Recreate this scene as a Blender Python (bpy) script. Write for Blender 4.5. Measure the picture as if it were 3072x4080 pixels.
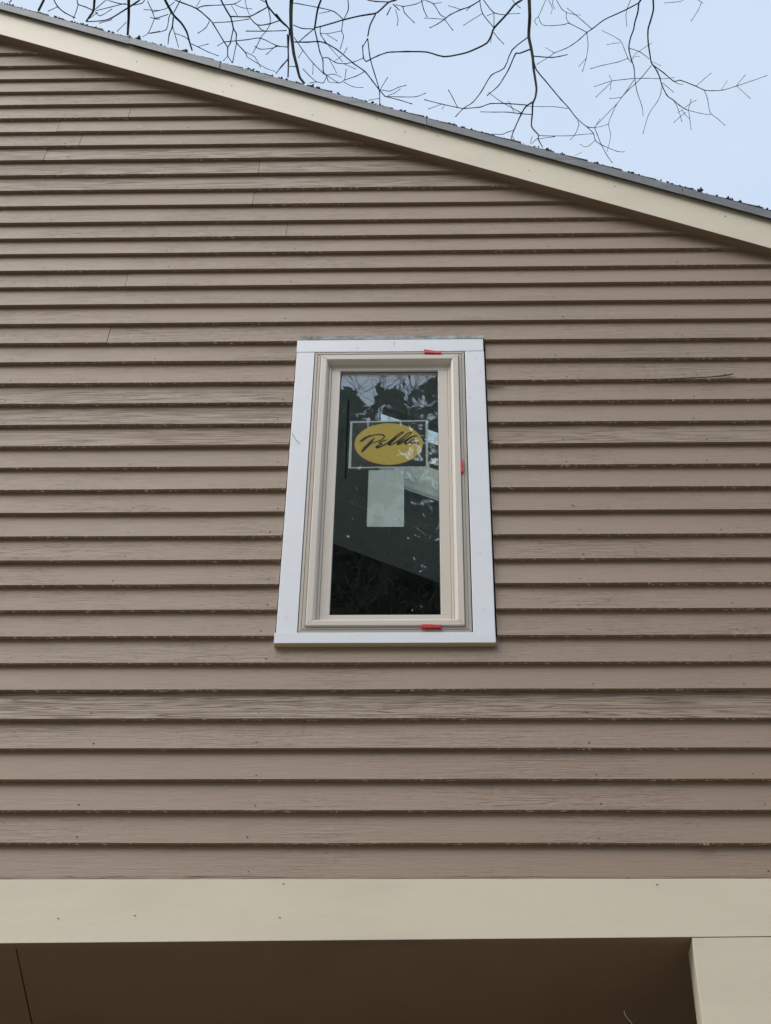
import bpy, bmesh, math, random
from mathutils import Vector, Matrix, noise
random.seed(7)
C = bpy.context.scene
for o in list(bpy.data.objects): bpy.data.objects.remove(o)

# ------------------------------------------------------------------ camera
F, CX, CY = 6454.0, 1536.0, 2040.0          # focal length and centre in photo pixels (3072 x 4080)
EYE = 1.55; DIST = 3.76                      # eye height, distance from the wall
U = Vector((1664-CX, -5086-CY, F)).normalized()
R = Vector((1, -0.005, -(U[0]+0.005*U[1]*-1)/U[2]))
R = (R - R.dot(U)*U).normalized()
N = U.cross(R)
cam_data = bpy.data.cameras.new('camera'); cam = bpy.data.objects.new('camera', cam_data)
C.collection.objects.link(cam); C.camera = cam
right = Vector((R[0], N[0], U[0])); up = -Vector((R[1], N[1], U[1])); back = -Vector((R[2], N[2], U[2]))
M = Matrix((right, up, back)).transposed().to_4x4(); M.translation = Vector((0, -DIST, EYE))
cam.matrix_world = M
cam_data.sensor_fit = 'VERTICAL'; cam_data.sensor_height = 36; cam_data.lens = 36*F/4080
cam_data.clip_start = 0.05; cam_data.clip_end = 2000
C.render.resolution_x = 771; C.render.resolution_y = 1024

# ------------------------------------------------------------------ sky, sun, exposure
SUN_EL, SUN_AZ = math.radians(55), math.radians(-46)     # azimuth from -Y towards -X: high behind the viewer's left
w = bpy.data.worlds.new('World'); C.world = w; w.use_nodes = True
nt = w.node_tree; nt.nodes.clear()
out = nt.nodes.new('ShaderNodeOutputWorld'); bg = nt.nodes.new('ShaderNodeBackground')
sky = nt.nodes.new('ShaderNodeTexSky'); sky.sky_type = 'NISHITA'; sky.sun_disc = False
sky.sun_elevation = SUN_EL; sky.sun_rotation = math.radians(180)+SUN_AZ*-1
mx = nt.nodes.new('ShaderNodeMix'); mx.data_type = 'RGBA'; mx.inputs['Factor'].default_value = 0.9
mx.inputs['B'].default_value = (3.15, 3.75, 4.7, 1)       # thin bright overcast
tcw = nt.nodes.new('ShaderNodeTexCoord'); nzw = nt.nodes.new('ShaderNodeTexNoise'); nzw.inputs['Scale'].default_value = 2.6; nzw.inputs['Detail'].default_value = 4
nt.links.new(tcw.outputs['Generated'], nzw.inputs['Vector'])
cr = nt.nodes.new('ShaderNodeMapRange'); cr.inputs[1].default_value = .35; cr.inputs[2].default_value = .65; nt.links.new(nzw.outputs['Fac'], cr.inputs[0])
cm_ = nt.nodes.new('ShaderNodeMix'); cm_.data_type = 'RGBA'; cm_.inputs['A'].default_value = (3.0, 3.75, 4.75, 1); cm_.inputs['B'].default_value = (3.75, 4.25, 4.95, 1)
nt.links.new(cr.outputs[0], cm_.inputs['Factor']); nt.links.new(cm_.outputs['Result'], mx.inputs['B'])
nt.links.new(sky.outputs[0], mx.inputs['A'])
nt.links.new(mx.outputs['Result'], bg.inputs[0]); bg.inputs[1].default_value = 0.1
nt.links.new(bg.outputs[0], out.inputs[0])
sl = bpy.data.lights.new('sun', 'SUN'); sl.energy = 1.5; sl.angle = math.radians(50); sl.color = (1, 0.96, 0.9)
so = bpy.data.objects.new('sun', sl); C.collection.objects.link(so)
sd = Vector((math.sin(SUN_AZ)*math.cos(SUN_EL), -math.cos(SUN_AZ)*math.cos(SUN_EL), math.sin(SUN_EL)))
so.rotation_euler = sd.to_track_quat('Z', 'Y').to_euler(); so.location = (-3, -8, 14)
C.cycles.max_bounces = 16; C.cycles.diffuse_bounces = 8; C.cycles.glossy_bounces = 4; C.cycles.transparent_max_bounces = 16
C.view_settings.view_transform = 'Standard'; C.view_settings.look = 'None'
C.view_settings.exposure = 1.0; C.view_settings.gamma = 1; C.view_settings.use_curve_mapping = False

# ------------------------------------------------------------------ measuring helpers
def ray(px, py):
    v = Vector((px-CX, py-CY, F)); return Vector((v.dot(R), v.dot(N), v.dot(U)))
def un(px, py, Y):                 # point of the photo on the vertical plane y = Y
    r = ray(px, py); s = (DIST+Y)/r.y
    return Vector((r.x*s, Y, r.z*s+EYE))
def XZ(px, py, Y): p = un(px, py, Y); return p.x, p.z

# ------------------------------------------------------------------ materials
def mat(name, col, rough=0.6, spec=0.5, metal=0):
    m = bpy.data.materials.new(name); m.use_nodes = True
    b = m.node_tree.nodes['Principled BSDF']
    b.inputs['Base Color'].default_value = (*col, 1); b.inputs['Roughness'].default_value = rough
    b.inputs['Metallic'].default_value = metal; b.inputs['Specular IOR Level'].default_value = spec
    return m, m.node_tree, b
def nd(t, typ, **kw):
    n = t.nodes.new(typ)
    for k, v in kw.items(): setattr(n, k, v)
    return n
def coords(t, scale, rnd=True):
    tc = nd(t, 'ShaderNodeTexCoord'); mp = nd(t, 'ShaderNodeMapping'); mp.inputs['Scale'].default_value = scale
    t.links.new(tc.outputs['Object'], mp.inputs['Vector'])
    if rnd:
        oi = nd(t, 'ShaderNodeObjectInfo'); ml = nd(t, 'ShaderNodeMath', operation='MULTIPLY'); ml.inputs[1].default_value = 57.0
        cb = nd(t, 'ShaderNodeCombineXYZ')
        t.links.new(oi.outputs['Random'], ml.inputs[0]); t.links.new(ml.outputs[0], cb.inputs[0]); t.links.new(ml.outputs[0], cb.inputs[1])
        t.links.new(cb.outputs[0], mp.inputs['Location'])
    return mp
def tnoise(t, vec, scale=1, detail=4, rough=0.55, dist=0.0):
    n = nd(t, 'ShaderNodeTexNoise'); n.inputs['Scale'].default_value = scale; n.inputs['Detail'].default_value = detail
    n.inputs['Roughness'].default_value = rough; n.inputs['Distortion'].default_value = dist
    t.links.new(vec.outputs[0], n.inputs['Vector']); return n.outputs['Fac']
def mapr(t, src, a, b, c, d):
    n = nd(t, 'ShaderNodeMapRange'); n.inputs[1].default_value = a; n.inputs[2].default_value = b
    n.inputs[3].default_value = c; n.inputs[4].default_value = d; t.links.new(src, n.inputs[0]); return n.outputs[0]
def mth(t, op, a, b):
    n = nd(t, 'ShaderNodeMath', operation=op)
    for i, v in enumerate((a, b)):
        if isinstance(v, (int, float)): n.inputs[i].default_value = v
        else: t.links.new(v, n.inputs[i])
    return n.outputs[0]
def mixc(t, fac, a, b):
    n = nd(t, 'ShaderNodeMix', data_type='RGBA')
    if isinstance(fac, (int, float)): n.inputs['Factor'].default_value = fac
    else: t.links.new(fac, n.inputs['Factor'])
    for k, v in (('A', a), ('B', b)):
        if isinstance(v, tuple): n.inputs[k].default_value = (*v, 1)
        else: t.links.new(v, n.inputs[k])
    return n.outputs['Result']
def bump(t, b, h, dist=0.001, strength=1.0):
    n = nd(t, 'ShaderNodeBump'); n.inputs['Distance'].default_value = dist; n.inputs['Strength'].default_value = strength
    t.links.new(h, n.inputs['Height']); t.links.new(n.outputs[0], b.inputs['Normal'])

def siding_mat(name, weather):
    m, t, b = mat(name, (0.25, 0.2, 0.155), 0.42, 0.5)
    v1 = coords(t, (0.9, 1, 30)); v2 = coords(t, (11, 11, 230)); v3 = coords(t, (1.1, 1, 3)); v4 = coords(t, (150, 150, 190)); v5 = coords(t, (.35, 1, 1.5), True)
    low = tnoise(t, v1, 1, 3, .5, .4)
    ring = mth(t, 'PINGPONG', mth(t, 'MULTIPLY', low, 16.0 if weather > .8 else 11.0), 0.5)     # flat-sawn grain
    line = mapr(t, ring, 0.0, 0.16, 1, 0)
    fine = tnoise(t, v2, 1, 4, .6); patch = tnoise(t, v3, 1.4, 3, .6); speck = tnoise(t, v4, 1, 3, .6)
    mask = mapr(t, patch, .45 if weather < .5 else .2, .72 if weather < .5 else .4, 0.04, 1)
    lm = mth(t, 'MULTIPLY', line, mask)
    # cracks in the paint
    crack = mth(t, 'MULTIPLY', mapr(t, fine, .58, .66, 0, 1), mth(t, 'ADD', mask, .12))
    blotch = mapr(t, tnoise(t, v5, 1.2, 4, .6), .3, .7, 0, 1)
    c = mixc(t, blotch, (0.300, 0.208, 0.142), (0.340, 0.242, 0.170))
    c = mixc(t, mth(t, 'MULTIPLY', speck, .3), c, (0.34, 0.27, 0.21))
    c = mixc(t, mth(t, 'MULTIPLY', lm, .2+.55*weather), c, (0.16, 0.11, 0.075))
    c = mixc(t, mth(t, 'MULTIPLY', crack, .42+.25*weather), c, (0.13, 0.10, 0.08))
    c = mixc(t, mth(t, 'MULTIPLY', mth(t, 'MULTIPLY', mapr(t, ring, .3, .5, 0, 1), mask), .35*weather), c, (0.47, 0.42, 0.37))
    t.links.new(c, b.inputs['Base Color'])
    oi = nd(t, 'ShaderNodeObjectInfo')
    t.links.new(mapr(t, fine, .3, .7, .48, .62), b.inputs['Roughness'])
    saw = mth(t, 'MULTIPLY', mapr(t, tnoise(t, coords(t, (34, 1, 5)), 1, 2, .5), .70, .76, 0, 1), mapr(t, patch, .4, .6, 0, 1))
    c = mixc(t, mth(t, 'MULTIPLY', saw, .35), c, (0.17, .13, .10)); t.links.new(c, b.inputs['Base Color'])
    pn = tnoise(t, coords(t, (42, 42, 130)), 1, 3, .65)
    pit = mth(t, 'MULTIPLY', mapr(t, pn, .60, .66, 0, 1), mapr(t, patch, .40, .62, .12, 1)); flake = mth(t, 'MULTIPLY', mapr(t, pn, .34, .40, 1, 0), mapr(t, patch, .40, .62, .1, 1))
    c = mixc(t, mth(t, 'MULTIPLY', pit, .30), c, (0.14, .10, .07)); c = mixc(t, mth(t, 'MULTIPLY', flake, .25), c, (0.50, .43, .36)); t.links.new(c, b.inputs['Base Color'])
    h = mth(t, 'SUBTRACT', mth(t, 'ADD', mth(t, 'MULTIPLY', fine, .9), mth(t, 'MULTIPLY', speck, .25)), mth(t, 'MULTIPLY', pit, .8))
    h = mth(t, 'SUBTRACT', h, mth(t, 'MULTIPLY', lm, .6+1.2*weather))
    h = mth(t, 'ADD', h, mth(t, 'MULTIPLY', blotch, .45))
    bump(t, b, h, 0.0012, .8)
    return m
M_SIDING = siding_mat('taupe_paint', 0.25); M_SIDING2 = siding_mat('taupe_paint_raised_grain', 0.6); M_SIDING3 = siding_mat('taupe_paint_weathered', 1.0)

def edge_mat(name, chips):
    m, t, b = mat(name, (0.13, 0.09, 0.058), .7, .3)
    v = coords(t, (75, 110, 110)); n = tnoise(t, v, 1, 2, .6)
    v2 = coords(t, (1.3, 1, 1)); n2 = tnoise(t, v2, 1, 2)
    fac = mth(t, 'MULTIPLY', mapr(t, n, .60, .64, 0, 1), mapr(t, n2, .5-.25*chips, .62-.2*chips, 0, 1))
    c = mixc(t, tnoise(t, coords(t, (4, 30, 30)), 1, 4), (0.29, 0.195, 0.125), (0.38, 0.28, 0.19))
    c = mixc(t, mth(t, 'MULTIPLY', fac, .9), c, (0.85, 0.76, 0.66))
    t.links.new(c, b.inputs['Base Color']); bump(t, b, n, .002, .6)
    return m
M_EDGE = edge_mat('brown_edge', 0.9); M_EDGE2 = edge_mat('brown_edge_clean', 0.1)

def paint(name, col, dirt=(0.42, .36, .26), amt=.22, rough=.45, bd=.0006):
    m, t, b = mat(name, col, rough, .5)
    n = tnoise(t, coords(t, (2.2, 2.2, 5)), 1, 5, .6); n2 = tnoise(t, coords(t, (30, 30, 45)), 1, 4, .6)
    c = mixc(t, mth(t, 'MULTIPLY', mapr(t, n, .45, .8, 0, 1), amt), col, dirt)
    t.links.new(c, b.inputs['Base Color'])
    bump(t, b, mth(t, 'ADD', n2, mth(t, 'MULTIPLY', n, 3)), bd, .7)
    return m
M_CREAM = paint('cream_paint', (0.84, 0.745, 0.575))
M_WHITE = paint('white_trim', (0.90, 0.92, 0.965), (0.5, .5, .5), .10, .35)
M_RAW = paint('bare_pine', (0.62, 0.50, 0.34), (0.4, .3, .2), .3)
M_FRAME = paint('almond_cladding', (0.74, 0.67, 0.59), (0.6, .53, .46), .10, .3, .0002)
M_FRAME2 = paint('almond_nailing_fin', (0.52, 0.47, 0.41), (0.4, .34, .28), .2, .4, .0002)
M_SEAL = mat('black_gasket', (0.03, .028, .026), .6)[0]
M_DARK = mat('gap_shadow_and_felt', (0.02, .017, .015), .9)[0]
M_METAL = None
def metal_mat():
    m, t, b = mat('weathered_zinc', (0.2, .21, .22), .55, .5, .25)
    n = tnoise(t, coords(t, (9, 9, 14)), 1, 5, .65); n2 = tnoise(t, coords(t, (2, 2, 50)), 1, 3)
    c = mixc(t, n, (0.12, .125, .135), (0.27, .285, .30)); c = mixc(t, mapr(t, n2, .55, .7, 0, .6), c, (0.10, .085, .07))
    t.links.new(c, b.inputs['Base Color']); bump(t, b, n, .002, .5); return m
M_METAL = metal_mat()
def rough_mat(name, c1, c2, scale, dist=.004, rough=.9):
    m, t, b = mat(name, c1, rough, .3); n = tnoise(t, coords(t, (scale,)*3), 1, 6, .7)
    t.links.new(mixc(t, mapr(t, n, .35, .65, 0, 1), c1, c2), b.inputs['Base Color']); bump(t, b, n, dist, .9); return m
M_SHINGLE = rough_mat('asphalt_shingle', (0.03, .028, .027), (0.11, .10, .092), 70, .006)
M_MOSS = rough_mat('moss_litter', (0.025, .021, .018), (0.09, .075, .06), 90, .004)
M_BARK = rough_mat('grey_brown_bark', (0.028, .022, .018), (0.085, .066, .052), 60, .004)
M_BARK2 = rough_mat('pale_limb_bark', (0.06, .048, .038), (0.15, .125, .10), 45, .004)
M_BARK3 = rough_mat('dark_twig_bark', (0.018, .017, .017), (0.045, .04, .037), 60, .002)
M_NEEDLE = rough_mat('dark_needles', (0.012, .02, .010), (0.035, .05, .022), 30, .004)
M_GRASS = rough_mat('winter_lawn', (0.10, .09, .05), (0.20, .16, .10), 8, .02)
M_ASPHALT = rough_mat('driveway_concrete', (0.34, .31, .26), (0.42, .385, .33), 25, .004)
M_CEIL = paint('brown_soffit_paint', (0.25, 0.17, 0.105), (0.07, .045, .03), .3, .6)
M_BACK = paint('brown_trim', (0.25, .175, .115), (0.06, .04, .025), .4, .65)  # backing boards, and a darker brown on the cream boards' bottom faces
M_JAMB = paint('cream_jamb', (0.66, 0.62, 0.50))
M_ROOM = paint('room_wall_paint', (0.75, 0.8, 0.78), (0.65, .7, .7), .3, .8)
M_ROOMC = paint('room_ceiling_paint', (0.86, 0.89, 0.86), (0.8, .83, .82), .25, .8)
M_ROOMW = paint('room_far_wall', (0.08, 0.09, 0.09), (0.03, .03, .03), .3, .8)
M_YELLOW = paint('sticker_yellow', (0.93, 0.66, 0.12), (0.82, .58, .13), .25, .5, .0001)
M_BLACK = mat('sticker_black', (0.022, .02, .024), .4)[0]
M_PAPERW = mat('sticker_white', (0.8, .86, .84), .5)[0]
M_INK = mat('sticker_ink', (0.012, .010, .006), .5)[0]
def paper_mat():
    m, t, b = mat('label_paper', (0.5, .55, .53), .6)
    n = tnoise(t, coords(t, (14, 14, 10)), 1, 3, .6, .6)
    c = mixc(t, mapr(t, n, .47, .52, 0, 1), (0.74, .80, .77), (0.86, .91, .88)); t.links.new(c, b.inputs['Base Color']); return m
M_PAPER = paper_mat()
M_RED = mat('red_plastic', (0.62, .03, .04), .35)[0]
M_NAIL = mat('rusty_nail', (0.05, .035, .028), .7)[0]
M_SPLINT = rough_mat('split_wood', (0.09, .06, .045), (0.24, .19, .16), 60)
M_THREAD = mat('pale_thread', (0.45, .4, .33), .7)[0]
M_PENCIL = mat('pencil_mark', (0.10, .10, .11), .7)[0]

def glass_mat():
    m = bpy.data.materials.new('window_glass'); m.use_nodes = True; t = m.node_tree; t.nodes.clear()
    o = nd(t, 'ShaderNodeOutputMaterial'); mix = nd(t, 'ShaderNodeMixShader'); g = nd(t, 'ShaderNodeBsdfGlossy'); tr = nd(t, 'ShaderNodeBsdfTransparent')
    g.inputs['Roughness'].default_value = 0.0; g.inputs['Color'].default_value = (0.93, .96, 1, 1); tr.inputs['Color'].default_value = (0.94, .965, .955, 1)
    n = tnoise(t, coords(t, (5.5, 5.5, 3.5), False), 1, 2, .5)
    b = nd(t, 'ShaderNodeBump'); b.inputs['Distance'].default_value = .0008; b.inputs['Strength'].default_value = .8
    t.links.new(n, b.inputs['Height']); t.links.new(b.outputs[0], g.inputs['Normal'])
    mix.inputs[0].default_value = .18; t.links.new(tr.outputs[0], mix.inputs[1]); t.links.new(g.outputs[0], mix.inputs[2])
    t.links.new(mix.outputs[0], o.inputs[0]); return m
M_GLASS = glass_mat()
def skylight_mat():
    m = bpy.data.materials.new('littered_skylight_pane'); m.use_nodes = True; t = m.node_tree; t.nodes.clear()
    o = nd(t, 'ShaderNodeOutputMaterial'); mix = nd(t, 'ShaderNodeMixShader'); a = nd(t, 'ShaderNodeBsdfTransparent'); d = nd(t, 'ShaderNodeBsdfTranslucent')
    a.inputs[0].default_value = (.97, 1, .98, 1)
    n = tnoise(t, coords(t, (26, 26, 26), False), 1, 4, .65, .6)
    c = mixc(t, mapr(t, n, .4, .62, 0, 1), (0.35, .38, .32), (0.8, .84, .76)); t.links.new(c, d.inputs[0])
    t.links.new(mapr(t, n, .52, .60, .0, .5), mix.inputs[0]); t.links.new(a.outputs[0], mix.inputs[1]); t.links.new(d.outputs[0], mix.inputs[2])
    t.links.new(mix.outputs[0], o.inputs[0]); return m
M_SKYL = skylight_mat()

# ------------------------------------------------------------------ object helpers
def tag(o, label=None, cat=None, group=None, kind=None):
    if label: o['label'] = label
    if cat: o['category'] = cat
    if group: o['group'] = group
    if kind: o['kind'] = kind
    return o
def empty(name, loc=(0, 0, 0)):
    o = bpy.data.objects.new(name, None); o.location = loc; C.collection.objects.link(o); o.empty_display_size = .2; return o
class MB:
    def __init__(s): s.v = []; s.f = []; s.m = []; s.cur = 0
    def face(s, ids): s.f.append(tuple(ids)); s.m.append(s.cur)
    def quadv(s, a, b, c, d): k = len(s.v); s.v += [tuple(a), tuple(b), tuple(c), tuple(d)]; s.face((k, k+1, k+2, k+3))
    def box(s, x0, x1, y0, y1, z0, z1, bottom=None):
        s.prism([(x0, z0), (x1, z0), (x1, z1), (x0, z1)], y0, y1, bottom)
    def prism(s, poly, y0, y1, bottom=None):        # polygon in XZ (counter-clockwise seen from -Y) extruded along Y
        k = len(s.v); n = len(poly)
        s.v += [(x, y0, z) for x, z in poly] + [(x, y1, z) for x, z in poly]
        s.face(range(k, k+n)); s.face(range(k+2*n-1, k+n-1, -1))
        for i in range(n):
            j = (i+1) % n; c = s.cur
            if bottom is not None and poly[j][0] > poly[i][0]: s.cur = bottom
            s.face((k+i, k+n+i, k+n+j, k+j)); s.cur = c
    def tube(s, pts, rad, n=5):
        k0 = len(s.v); up_ = Vector((0.13, .31, 1)).normalized()
        for i, p in enumerate(pts):
            p = Vector(p); a = Vector(pts[max(i-1, 0)]); b = Vector(pts[min(i+1, len(pts)-1)]); d = (b-a)
            if d.length < 1e-9: d = Vector((0, 0, 1))
            d.normalize(); e = d.cross(up_)
            if e.length < .05: e = d.cross(Vector((1, 0, 0)))
            e.normalize(); g = d.cross(e)
            for j in range(n):
                an = 2*math.pi*j/n; s.v.append(tuple(p + (e*math.cos(an)+g*math.sin(an))*rad[i]))
        for i in range(len(pts)-1):
            for j in range(n):
                a = k0+i*n+j; b = k0+i*n+(j+1) % n; s.face((a, b, b+n, a+n))
        s.face(range(k0, k0+n)); e0 = k0+(len(pts)-1)*n; s.face(range(e0+n-1, e0-1, -1))
    def build(s, name, mats, parent=None, smooth=False, bevel=0):
        me = bpy.data.meshes.new(name); me.from_pydata(s.v, [], s.f)
        if not isinstance(mats, (list, tuple)): mats = [mats]
        for m in mats: me.materials.append(m)
        for p, i in zip(me.polygons, s.m): p.material_index = i; p.use_smooth = smooth
        me.update()
        o = bpy.data.objects.new(name, me); C.collection.objects.link(o)
        if parent: o.parent = parent
        if bevel:
            bm = o.modifiers.new('edge', 'BEVEL'); bm.width = bevel; bm.segments = 2; bm.limit_method = 'ANGLE'; bm.angle_limit = .6
        return o
def boxo(name, m, parent, *a, bevel=.0015, **k): b = MB(); b.box(*a, **k); return b.build(name, m, parent, bevel=bevel)

# ================================================================== GROUND
g = MB(); g.quadv((-400, -400, 0), (400, -400, 0), (400, 400, 0), (-400, 400, 0)); tag(g.build('ground', M_GRASS), kind='structure')
g = MB(); g.quadv((-5.5, -14, .004), (3.0, -14, .004), (3.0, 3, .004), (-5.5, 3, .004)); tag(g.build('driveway', M_ASPHALT), kind='structure')

# ================================================================== HOUSE
SL = 0.488; RIDGE = -3.5
def rake(z0, x): return EYE + z0 - SL*x if x >= RIDGE else EYE + z0 - SL*(2*RIDGE-x)
XL, XR = -11.2, 4.2
house = tag(empty('house', (0, 0, 0)), 'two storey house with taupe clapboard gable, cream rake board and cream garage beam', 'house')

LB = [210.7,262.8,314.9,365.6,418.6,471.2,525.6,581.8,638.5,698.5,759.8,821.6,887.5,950,1012.5,1079.3,1144.3,1215.3,1290.5,1367.4,1443.5,1527.4,1609.5,1693,1778,1863,1951.7,2042.5,2137.6,2233.4,2330.7,2431.6,2536,2642,2748.6,2863.8,2981.3,3105.2,3227.7,3357.3,3494.0]
ROWS = [un(0, p, 0).z for p in LB]                      # bottom edge heights, top to bottom
above = [ROWS[0]+.0983*i for i in range(16, 0, -1)]
ZB = above + ROWS; OFF = len(above)
STEP = 0.0145                                            # how far each board recedes at its top
WX0, WX1, WZ0, WZ1 = -0.4445, 0.1985, 2.884+EYE, 4.205+EYE
JOINTS = {5: [519], 6: [237], 7: [325], 8: [185], 16: [507], 19: [436], 9: [1033], 11: [1010], 13: [1143]}
STUDS = [XZ(405, 2622, 0)[0], XZ(1044, 2621, 0)[0], XZ(2248, 1584, 0)[0], XZ(2780, 1655, 0)[0]]
STUDS = [STUDS[0]-.93, STUDS[0]-.465] + STUDS + [STUDS[3]+.45, STUDS[3]+.9]
nails = MB()
def clap(x0, x1, zb, zt, seed, mats, e0, e1, notch=None, cut=None):
    """one lapped board from x0 to x1; notch=(xa,xb,zlo): bottom raised; cut=(xa,xb,zhi): top lowered"""
    b = MB(); cols = []
    xs = [x0]; x = math.ceil(x0/.08)*.08
    while x < x1-1e-4:
        if x > x0+1e-4: xs.append(x)
        x += .08
    xs.append(x1)
    def clampx(xc):
        return xc
    for q in (notch, cut):
        if q:
            for xe in q[:2]:
                if x0 < xe < x1: xs += [xe-1e-4, xe+1e-4]
    for sgn in (1, -1):                                  # slope crossing of the top edge
        xc = (EYE+5.272-zt)/SL if sgn > 0 else 2*RIDGE-(EYE+5.272-zt)/SL
        if x0 < xc < x1: xs.append(xc)
    xs = sorted(set(xs))
    H = zt-zb
    for x in xs:
        z0 = zb + .0011*noise.noise((x*2.1, seed*3.7, 0)) + .0005*noise.noise((x*17, seed*1.3, 5))
        dy = .0012*noise.noise((x*1.6, seed*2.2, 9))
        if notch and notch[0] < x < notch[1]: z0 = notch[2]
        z1 = min(zt, rake(5.272, x))
        if cut and cut[0] < x < cut[1]: z1 = min(z1, cut[2])
        if z1 < z0+.0008: z1 = z0+.0008
        f = lambda z: STEP*(z-zb)/H + dy
        cols.append((x, z0, z1, f(z0), f(z1), dy))
    for (x, z0, z1, ya, yb, dy) in cols:
        b.v += [(x, ya, z0), (x, yb, z1), (x, .0195, z0+.001), (x, .0195, z1)]
    n = len(cols)
    for i in range(n-1):
        k = i*4; l = k+4
        b.cur = 0; b.face((k, l, l+1, k+1))              # face
        b.cur = 1; b.face((k+2, l+2, l, k))              # underside
        b.cur = 0; b.face((k+1, l+1, l+3, k+3))
    b.cur = 2; b.face((0, 1, 3, 2)); k = (n-1)*4; b.face((k+2, k+3, k+1, k))
    o = b.build('clapboard', mats, house)
    return o
rng = random.Random(3)
for i in range(1, len(ZB)):
    zb = ZB[i]; zt = ZB[i-1]+.006; r = i-OFF
    lim = (EYE+5.268-zb)/SL
    xr = min(XR, lim); xl = max(XL, 2*RIDGE-lim)
    ym = (LB[r]+LB[r-1])/2-8 if r >= 1 else 200
    cuts = sorted(XZ(px, ym, .006)[0] for px in JOINTS.get(r, []))
    extra = [-2.2-rng.random()*1.6, -5.2-rng.random()*1.5, -8.3-rng.random()] + ([2.2+rng.random()] if rng.random() < .6 else [])
    cuts = sorted(c for c in cuts+extra if xl+.2 < c < xr-.2)
    notch = cut = None; seg = [xl] + cuts + [xr]
    pieces = [(seg[k]+(.0006 if k else 0), seg[k+1]-(.0009 if k+2 < len(seg) else 0)) for k in range(len(seg)-1)]
    mid = (zb+zt)/2
    if zb < WZ1-.03 and zt > WZ0+.05:                    # rows interrupted by the window
        new = []
        for a, c in pieces:
            if a < WX0 and c > WX1: new += [(a, WX0-.0025), (WX1+.0065, c)]
            elif a < WX0 < c: new.append((a, WX0-.0025))
            elif a < WX1 < c: new.append((WX1+.0065, c))
            elif c < WX0 or a > WX1: new.append((a, c))
        pieces = new
    elif zb < WZ1+.02 and zt > WZ1: notch = (WX0+.006, WX1+.004, WZ1+.0265)
    elif zb < WZ0 < zt: cut = (WX0-.004, WX1+.001, WZ0-.0005)
    m = M_SIDING
    if r == 35: m = M_SIDING3
    elif r in (22, 23, 24, 10, 8, 9): m = M_SIDING2
    edge = M_EDGE if r > 12 and rng.random() < .85 else M_EDGE2
    for k, (a, c) in enumerate(pieces):
        mm = m if not (r in (22, 23) and a > 0) else M_SIDING
        ed = edge if a > -.5 or r > 20 else M_EDGE2
        clap(a, c, zb, zt, i*3+k, [mm, ed, M_DARK], 0, 0, notch, cut)
        for sx in STUDS:                                 # nail heads just above the butt
            xn = sx + rng.uniform(-.02, .02)
            if a+.02 < xn < c-.02 and zb+.03 < rake(5.27, xn) and abs(xn) < 2.3 and rng.random() < .85:
                zn = zb+rng.uniform(.013, .021)
                if notch and notch[0] < xn < notch[1]: zn += .014
                yy = STEP*(zn-zb)/(zt-zb); rr = rng.uniform(.0016, .0027)
                k0 = len(nails.v); nails.v += [(xn+rr*math.cos(t_*1.047)*1.25, yy-.0008, zn+rr*math.sin(t_*1.047)) for t_ in range(6)]
                nails.face(range(k0, k0+6))
o = nails.build('nail_heads', M_NAIL, house); tag(o, kind='stuff')

# sheathing behind the boards, with the window opening
def prism_obj(name, m, poly, y0, y1, parent=house, bevel=0, bottom=None):
    b = MB(); b.prism(poly, y0, y1, bottom); return b.build(name, m, parent, bevel=bevel)
OX0, OX1, OZ0, OZ1 = -.385, .138, 2.92+EYE, 4.16+EYE
BZ = 2.0+EYE
sh = MB()
sh.prism([(XL, BZ), (OX0, BZ), (OX0, rake(5.3, OX0)), (RIDGE, rake(5.3, RIDGE)), (XL, rake(5.3, XL))], .021, .13)
sh.prism([(OX1, BZ), (XR, BZ), (XR, rake(5.3, XR)), (OX1, rake(5.3, OX1))], .021, .13)
sh.prism([(OX0, BZ), (OX1, BZ), (OX1, OZ0), (OX0, OZ0)], .021, .13)
sh.prism([(OX0, OZ1), (OX1, OZ1), (OX1, rake(5.3, OX1)), (OX0, rake(5.3, OX0))], .021, .13)
sh.build('wall', M_DARK, house)

# rake boards, backing, drip edge, shingles
def strip(name, mats, x0, x1, za, zb_, y0, y1, bevel=0, bottom=None, parent=house):
    b = MB(); b.prism([(x0, rake(za, x0)), (x1, rake(za, x1)), (x1, rake(zb_, x1)), (x0, rake(zb_, x0))], y0, y1, bottom)
    return b.build(name, mats, parent, bevel=bevel)
XE = 4.6
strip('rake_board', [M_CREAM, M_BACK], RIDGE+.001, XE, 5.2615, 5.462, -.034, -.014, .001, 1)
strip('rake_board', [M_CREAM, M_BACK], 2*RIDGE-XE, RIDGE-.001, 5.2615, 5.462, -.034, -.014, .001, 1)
strip('rake_backing', [M_BACK, M_BACK], RIDGE+.001, XE-.1, 5.2635, 5.455, -.0138, .0205)
strip('rake_backing', [M_BACK, M_BACK], 2*RIDGE-XE+.1, RIDGE-.001, 5.2635, 5.455, -.0138, .0205)
J = [XZ(p[0], p[1], -.05)[0] for p in ((517, 155), (876, 262), (1700, 480), (2720, 760))]
ed = [RIDGE+.001, -2.7, J[0], J[1], J[2], J[3], 1.9, 3.2, XE+.02]
for k in range(len(ed)-1):
    lift = -.004 if k in (2,) else (.0 if k % 2 else -.001)
    b = MB(); x0, x1 = ed[k]+.001, ed[k+1]-.001; yo = -.050-(.004 if k == 2 else 0)
    lo = 5.425+lift
    b.prism([(x0, rake(5.425, x0)), (x1, rake(lo, x1)), (x1, rake(5.470, x1)), (x0, rake(5.470, x0))], yo, yo+.0025)
    b.prism([(x0, rake(5.4675, x0)), (x1, rake(5.4675, x1)), (x1, rake(5.470, x1)), (x0, rake(5.470, x0))], yo+.0025, .1)
    b.build('drip_edge', M_METAL, house)
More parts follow.
